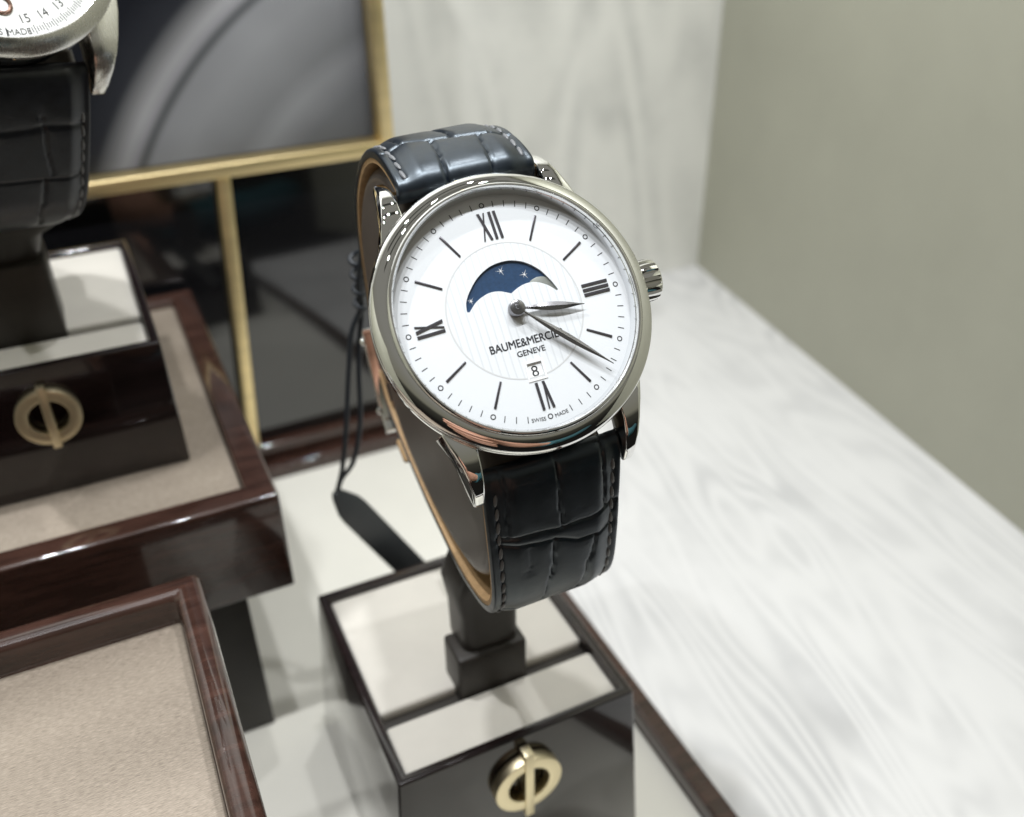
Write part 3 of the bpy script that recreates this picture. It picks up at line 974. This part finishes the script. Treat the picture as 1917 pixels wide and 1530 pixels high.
# applied hour bars
def radial_bar(name, ang, r0, r1, w0, w1, z, h, mat, parent, off=0.0, off1=None):
    off1 = off if off1 is None else off1
    u = np.array([math.sin(ang), math.cos(ang)]); v = np.array([math.cos(ang), -math.sin(ang)])
    pts = [u * r0 + v * (off - w0 / 2), u * r0 + v * (off + w0 / 2), u * r1 + v * (off1 + w1 / 2), u * r1 + v * (off1 - w1 / 2)]
    return [(p[0], p[1], z) for p in pts], [(p[0], p[1], z + h) for p in pts]


for hmark in (1, 2, 4, 5, 7, 8, 10, 11):
    lo, hi = radial_bar('', math.radians(30 * hmark), 10.4, 14.25, 0.30, 0.36, 0.005, 0.14, None, None)
    bm_obj('hour_bar', bm_loops([lo, hi]), 'index', dial, bevel=0.06, segs=2)

THK, THN = 0.38, 0.19
strokes = {0: [(-0.05, -0.98, THK), (-1.12, -0.14, THN), (0.68, 0.66, THK), (1.48, 1.36, THK)],
           3: [(-0.90, -0.90, THK), (-0.20, -0.20, THK), (0.47, 0.47, THK)],
           6: [(-0.50, -0.92, THK), (-0.50, -0.22, THN), (0.52, 0.58, THK)],
           9: [(-0.33, -0.46, THK), (0.14, 1.02, THN), (1.04, 0.22, THK)]}
for hh, st in strokes.items():
    r0, r1 = (10.35, 14.3)
    r0 = 10.5 if hh == 6 else r0
    bmn = bmesh.new()
    for i, (oa, ob, wd) in enumerate(st):
        lo, hi = radial_bar('', math.radians(30 * hh), r0, r1, wd, wd, 0.005, 0.14 + 0.012 * i, None, None, oa, ob)
        A = [bmn.verts.new(p) for p in lo]; B = [bmn.verts.new(p) for p in hi]
        for k in range(4):
            bmn.faces.new((A[k], A[(k + 1) % 4], B[(k + 1) % 4], B[k]))
        bmn.faces.new(B); bmn.faces.new(A[::-1])
    nm = bm_obj('roman_numeral', bmn, 'index', dial, smooth=None)
    nm['label'] = 'applied roman numeral ' + {0: 'XII', 3: 'III', 6: 'VI', 9: 'IX'}[hh]

# minute track: ticks and small rings at the hours
tk = bpy.data.meshes.new('minute_tick')
lo, hi = radial_bar('', 0.0, 14.95, 15.85, 0.115, 0.115, 0.006, 0.02, None, None)
bmt = bm_loops([lo, hi])
for v in bmt.verts:
    v.co *= S
bmt.to_mesh(tk); bmt.free(); tk.materials.append(M['print'])
ringm = None
for k in range(60):
    a = math.radians(6 * k)
    if k % 5 == 0:
        seg = 20
        if ringm is None:
            vv, ff = [], []
            for i in range(seg):
                b = 2 * PI * i / seg
                for rr, zz in ((0.25, 0.006), (0.25, 0.03), (0.385, 0.03), (0.385, 0.006)):
                    vv.append((rr * math.cos(b), 15.4 + rr * math.sin(b), zz))
            for i in range(seg):
                j = (i + 1) % seg
                for q_ in range(3):
                    ff.append((i * 4 + q_, j * 4 + q_, j * 4 + q_ + 1, i * 4 + q_ + 1))
            o = mesh('minute_ring', vv, ff, 'print', dial)
            ringm = o.data
        else:
            o = bpy.data.objects.new('minute_ring', ringm); col.objects.link(o); o.parent = dial
    else:
        if k in (29, 31):
            continue
        o = bpy.data.objects.new('minute_tick', tk); col.objects.link(o); o.parent = dial
    o.rotation_euler = (0, 0, -a)

text_mesh('brand_lettering', 'BAUME&MERCIER', 'print', dial, width=11.0, height=1.12, cx=0.2, cy=-4.62, weight=0.06)
text_mesh('city_lettering', 'GENEVE', 'print', dial, width=4.1, height=0.78, cx=0.25, cy=-6.12, weight=0.04)
for wd, a0 in (('SWISS', 186.4), ('MADE', 173.8)):
    a = math.radians(a0)
    text_mesh('origin_lettering', wd, 'print', dial, width=2.05 if wd == 'SWISS' else 2.0, height=0.52, cx=15.5 * math.sin(a), cy=15.5 * math.cos(a), rot=PI - a)
# date window
date = flat_poly('date_disc', [(-1.6, -7.2), (1.7, -7.2), (1.7, -10.4), (-1.6, -10.4)], -0.2, 'whitedisc', dial)
text_mesh('date_figure', '8', 'print', dial, height=1.55, cx=-0.02, cy=-8.86, z=-0.19)
o_ = [(-1.30, -7.36), (1.48, -7.36), (1.42, -10.28), (-1.46, -10.28)]
bm_obj('date_frame', bm_from_ring([[(x, y, 0.005) for x, y in o_], [(x * .96, (y + 8.8) * .96 - 8.8, 0.10) for x, y in o_], [(x, y, 0.10) for x, y in dt], [(x, y, -0.05) for x, y in dt]]), 'whitedisc', dial, smooth=None)


# hands: faceted leaf shapes
def leaf_hand(name, ang, prof, z, h, mat):
    """prof: (r, halfwidth)"""
    u = Vector((math.sin(ang), math.cos(ang), 0)); v = Vector((math.cos(ang), -math.sin(ang), 0))
    bm = bmesh.new()
    Lf, Md, Rt, Bl, Br = [], [], [], [], []
    for r, w in prof:
        c = u * r
        Lf.append(bm.verts.new(c - v * w + Vector((0, 0, z)))); Rt.append(bm.verts.new(c + v * w + Vector((0, 0, z))))
        Md.append(bm.verts.new(c + Vector((0, 0, z + h * min(1, w / 0.3)))))
        Bl.append(bm.verts.new(c - v * w + Vector((0, 0, z - 0.08)))); Br.append(bm.verts.new(c + v * w + Vector((0, 0, z - 0.08))))
    for i in range(len(prof) - 1):
        bm.faces.new((Lf[i], Md[i], Md[i + 1], Lf[i + 1])); bm.faces.new((Md[i], Rt[i], Rt[i + 1], Md[i + 1]))
        bm.faces.new((Bl[i], Lf[i], Lf[i + 1], Bl[i + 1])); bm.faces.new((Rt[i], Br[i], Br[i + 1], Rt[i + 1])); bm.faces.new((Br[i], Bl[i], Bl[i + 1], Br[i + 1]))
    return bm_obj(name, bm, mat, watch, smooth=25)


hp = [(0.4, .15), (1.2, .16)] + [(1.2 + 8.6 * k / 24, 0.15 + 0.50 * math.sin(PI * min(1, (k / 24) * 1.02)) ** 1.3 - 0.09 * (k / 24)) for k in range(1, 25)]
leaf_hand('hour_hand', math.radians(100.2), hp, 0.75, 0.16, 'hand')
mp_ = [(0.4, .13), (1.2, .13)] + [(1.2 + 14.2 * k / 30, 0.13 + 0.40 * math.sin(PI * min(1, (k / 30) ** 0.95)) ** 1.4 - 0.075 * (k / 30)) for k in range(1, 31)]
leaf_hand('minute_hand', math.radians(135.4), mp_, 1.10, 0.14, 'hand')
lathe('hand_hub', [(0.0, 1.62), (0.28, 1.60), (0.36, 1.48), (0.40, 1.34), (0.85, 1.30), (1.05, 1.22), (1.14, 1.08), (1.14, 0.2)], 'hand', watch, 40, 35)

strap_top = strap('upper_strap', 'upper strap piece with large glossy croc scales', watch, PATH_T, 20.8, 18.4, 60, G_TOP, 1.05, (4.0, 24), seed=2)
strap_bot = strap('lower_strap', 'lower strap piece with large dark croc scales', watch, PATH_B, 21.4, 19.2, 60, G_BOT, 1.0, (4.6, 34), seed=3)

# folding clasp at the back of the strap
cl = []
for (y, z) in catmull([(17, -60.8), (12, -63.6), (6, -66.2), (0, -68.2), (-3, -68.0)], 6):
    cl.append((y, z))
loops = []
for (y, z) in cl:
    loops.append([(-11.0, y, z), (11.0, y, z), (11.0, y - 0.5, z - 1.7), (-11.0, y - 0.5, z - 1.7)])
clasp = bm_obj('clasp', bm_loops(loops), 'steel', watch, bevel=0.35)
for (y, z) in ((15.0, -62.8), (1.5, -68.4)):
    bm = bmesh.new()
    bmesh.ops.create_uvsphere(bm, u_segments=16, v_segments=10, radius=0.85)
    for v in bm.verts:
        v.co = Vector((v.co.x * .8 - 11.1, v.co.y + y, v.co.z + z))
    bm_obj('clasp_pin', bm, 'steel', clasp)
kp = [(-9.6, -4.6), (-4, -5.0), (4, -5.0), (9.6, -4.6)]
bm = bm_loops([[(-9.8, -5.5, -66.4), (9.8, -5.5, -66.4), (9.8, -5.2, -68.4), (-9.8, -5.2, -68.4)], [(-9.8, -10.5, -64.2), (9.8, -10.5, -64.2), (9.8, -10.6, -66.6), (-9.8, -10.6, -66.6)]])
bm_obj('keeper_loop', bm, 'lining', watch, bevel=0.6)

# ------------------------------------------------------------------ price tag on its cord, hung from the strap
TGB = (42, 174, -197)
tag = thing('swing_tag', 'black leather tag on a thin looped black cord hanging behind the moonphase watch', 'tag', TGB)
h = lambda p: tuple(np.array(p) - np.array(TGB))
tube('cord', [h(p) for p in [(46.5, 168, -68), (45.2, 170, -78), (45.4, 171, -84), (43.0, 172, -90), (41.2, 172, -100), (39.2, 172, -113), (37.4, 173, -124), (35.6, 174, -131)]], 0.58, 'cord', tag)
tube('cord', [h(p) for p in [(46.5, 168.4, -69), (45.9, 171, -80), (45.6, 172, -86), (44.4, 172.5, -94), (43.6, 172.5, -101), (42.6, 172.5, -113), (40.2, 173, -123), (37.0, 174, -128), (35.6, 174.2, -132)]], 0.58, 'cord', tag)
coil = []
for k in range(34):
    a = k * 2 * PI / 8
    coil.append(h((45.2 + 1.0 * math.cos(a), 171 + 1.0 * math.sin(a), -72 - 0.40 * k)))
tube('cord_knot', coil, 0.5, 'cord', tag, n=4)
d0 = np.array([35.0, 174.0, -131.0]); d1 = np.array([54.5, 170.5, -165.0])
ax = (d1 - d0) / np.linalg.norm(d1 - d0)
sd = np.cross(ax, np.array([0.25, -0.95, 0.15])); sd /= np.linalg.norm(sd)
up_ = np.cross(ax, sd)
loops = []
for k, (t_, wd) in enumerate(((0, 0.8), (0.04, 1.8), (0.14, 3.3), (0.2, 3.6), (1.0, 3.6))):
    cc = d0 + ax * 39 * t_
    loops.append([h(cc - sd * wd - up_ * .7), h(cc + sd * wd - up_ * .7), h(cc + sd * wd + up_ * .7), h(cc - sd * wd + up_ * .7)])
bm_obj('tag_body', bm_loops(loops), 'tagleather', tag, bevel=0.35)

# ------------------------------------------------------------------ the cropped second watch, upper left
watch2 = thing('wrist_watch', 'cropped brushed steel watch with silver dial and navy croc strap at the upper left', 'watch', TW2, None, RW2)
case2 = lathe('case', [(0.0, -7.5), (17.0, -7.5), (19.0, -6.6), (20.4, -5.2), (20.7, -4.0), (20.7, -1.4), (20.2, -0.9), (18.2, -0.7)], 'steel', watch2)
lathe('bezel', [(18.2, -0.75), (20.4, -0.8), (20.9, -0.4), (20.9, 0.0), (20.6, 0.5), (18.9, 1.75), (18.5, 1.85), (18.3, 1.7), (18.25, 1.2), (18.0, 0.0)], 'brushed', watch2, 160, 30)
LUG2 = [(6.0, -0.9), (13.5, -0.9), (17.5, -0.9), (20.0, -1.5), (22.3, -3.2), (24.2, -5.8), (25.0, -7.8), (24.2, -8.3), (22, -7.6), (17.5, -6.6), (6.0, -6.2)]
for sx in (-1, 1):
    for sy in (-1, 1):
        loops = []
        for which in (0, 1):
            loops.append([(sx * (12.1 if which == 0 else float(np.interp(y, [6, 13.5, 17.5, 22, 25], [19.9, 18.3, 17.0, 15.5, 14.4]))), sy * y, z) for (y, z) in LUG2])
        bm_obj('lug', bm_loops(loops), 'brushed', case2, bevel=0.75, segs=2, angle=48, smooth=40)
crystal(watch2, 18.2, 1.6, 0.2, 0.3)
dial2 = lathe('dial', [(0.001, 0.0), (9, 0.0), (17.6, 0.0), (18.05, 0.12)], 'dial2', watch2, 128)
tick2 = bmesh.new()
for k in range(240):
    a = 2 * PI * k / 240
    if 171 < math.degrees(a) < 192 or math.degrees(a) > 200 or math.degrees(a) < 60:
        continue
    ln_ = 1.5 if k % 4 == 0 else 0.85
    lo, hi = radial_bar('', a, 16.9 - ln_ * .5, 16.9 + ln_ * .5, 0.15, 0.15, 0.006, 0.02, None, None)
    A = [tick2.verts.new(p) for p in hi]
    tick2.faces.new(A)
mt = bm_obj('minute_track', tick2, 'print', dial2, smooth=None)
mt['kind'] = 'stuff'
for body, a0, rr, hh in (('15', 170.5, 15.0, 1.32), ('14', 158.5, 15.0, 1.32), ('13', 146.5, 15.0, 1.32), ('12', 134, 15.0, 1.32)):
    a = math.radians(a0)
    text_mesh('track_figure', body, 'print', dial2, height=hh, cx=rr * math.sin(a), cy=rr * math.cos(a), rot=PI - a)
text_mesh('hour_figure', '6', 'numbrown', dial2, height=5.6, cx=-0.4, cy=-11.5, rot=0.0, bold=-0.012, extrude=0.12)
for wd, a0 in (('SS', 187.0), ('I', 183.0), ('MADE', 176.6)):
    a = math.radians(a0)
    text_mesh('origin_lettering', wd, 'print', dial2, height=0.95 if wd != 'I' else 1.3, cx=16.9 * math.sin(a), cy=16.9 * math.cos(a), rot=PI - a)
PATH_B2 = [(-20.6, -4.4), (-24, -6.6), (-28.6, -10.8), (-34.0, -16.6), (-38.4, -22.1), (-40.2, -27), (-40.0, -32), (-38, -37.5), (-34.2, -44.0), (-28, -50.4), (-20.6, -56.2), (-12.6, -61.0), (-4.2, -65.2)]
G2 = [([(-10, 9.8), (-2, 10.3), (4, 9.6), (10, 10.2)], 0.5, 0.25), ([(3.2, 8), (3.8, 14), (4.6, 19)], 0.26, 0.35), ([(3.6, 20), (3.0, 26), (3.6, 32)], 0.26, 0.5),
      ([(-10, 19.5), (10, 20)], 0.3, 0.25), ([(-5, 8), (-5.2, 30)], 0.26, 0.4)]
strap('lower_strap', 'lower strap piece, navy black, with soft sheen', watch2, PATH_B2, 23.8, 22.6, 55, G2, 1.2, (9, 36), mat='leather_far', seed=5)
PATH_T2 = [(20.6, -2.8), (23.7, -2.6), (27.6, -5.2), (30.8, -9.4), (33.2, -14.9), (34.6, -22.2), (34.6, -31.8), (32.6, -39.5), (29, -46.5), (24, -53), (17, -59), (9, -63), (2, -64.4)]
strap('upper_strap', 'upper strap piece curving out of the picture', watch2, PATH_T2, 23.8, 22.6, 55, G_TOP, 1.2, (6, 30), mat='leather_far', seed=6)

# ------------------------------------------------------------------ the photographer's hand, below the lens: shows as the skin and teal in the polished bezel
M['skin'] = principled('skin', (0.50, 0.27, 0.19), 0.45, 0.0, 0.4, noise_scale=60, noise_amt=0.15, bump_scale=500, bump_strength=0.15, bump_dist=0.2)
M['teal'] = principled('teal_knit', (0.030, 0.105, 0.125), 0.85, noise_scale=120, noise_amt=0.25, bump_scale=900, bump_strength=0.4, bump_dist=0.4)
PB = (40, -60, CZ)
person = thing('person', 'bare hand and teal sleeve of the photographer, mirrored in the watch bezel', 'person', PB)
pb = lambda p: tuple(np.array(p, float) - np.array(PB))
vs, es, rs = [], [], []


def joint(p, r, prev=None):
    vs.append(pb(p)); rs.append(r)
    if prev is not None:
        es.append((prev, len(vs) - 1))
    return len(vs) - 1


wr = joint((52, -74, -128), 23)
fa = joint((78, -96, -142), 26, wr)
fb = joint((104, -118, -156), 29, fa)
pm = joint((22, -58, -112), 25, wr)
pk = joint((-6, -50, -102), 23, pm)
for k, (dz, L, r) in enumerate(((26, 0.93, 9.2), (8, 1.0, 9.4), (-10, 0.96, 9.0), (-26, 0.8, 8.2))):
    z0 = -100 + dz
    a = joint((-30, -46 - abs(dz) * .15, z0), r + 2.2, pk)
    b = joint((-52 * L, -22, z0 + 3), r, a)
    c_ = joint((-26 * L, -1, z0 + 2), r * .92, b)
    d = joint((2 * L, 1, z0 - 1), r * .86, c_)
    e = joint((16 * L, -6, z0 - 3), r * .74, d)
t1 = joint((14, -40, -82), 13, pm)
t2 = joint((0, -16, -66), 10.5, t1)
t3 = joint((-18, -4, -60), 9.4, t2)
t4 = joint((-32, 0, -59), 8.0, t3)
me = bpy.data.meshes.new('hand')
me.from_pydata([tuple(c * S for c in v) for v in vs], es, [])
hand = link_mesh('hand', me, 'skin', person)
sk = hand.modifiers.new('skin', 'SKIN')
for i, r in enumerate(rs):
    me.skin_vertices[0].data[i].radius = (r * S, r * S)
    me.skin_vertices[0].data[i].use_root = (i == 0)
sk.use_smooth_shade = True
sub = hand.modifiers.new('smooth', 'SUBSURF')
sub.levels = 2; sub.render_levels = 2
tube('sleeve', [pb(p) for p in [(72, -91, -139), (86, -103, -147), (120, -132, -160), (190, -195, -172), (250, -260, -168)]], 33, 'teal', person, sides=28, n=8)
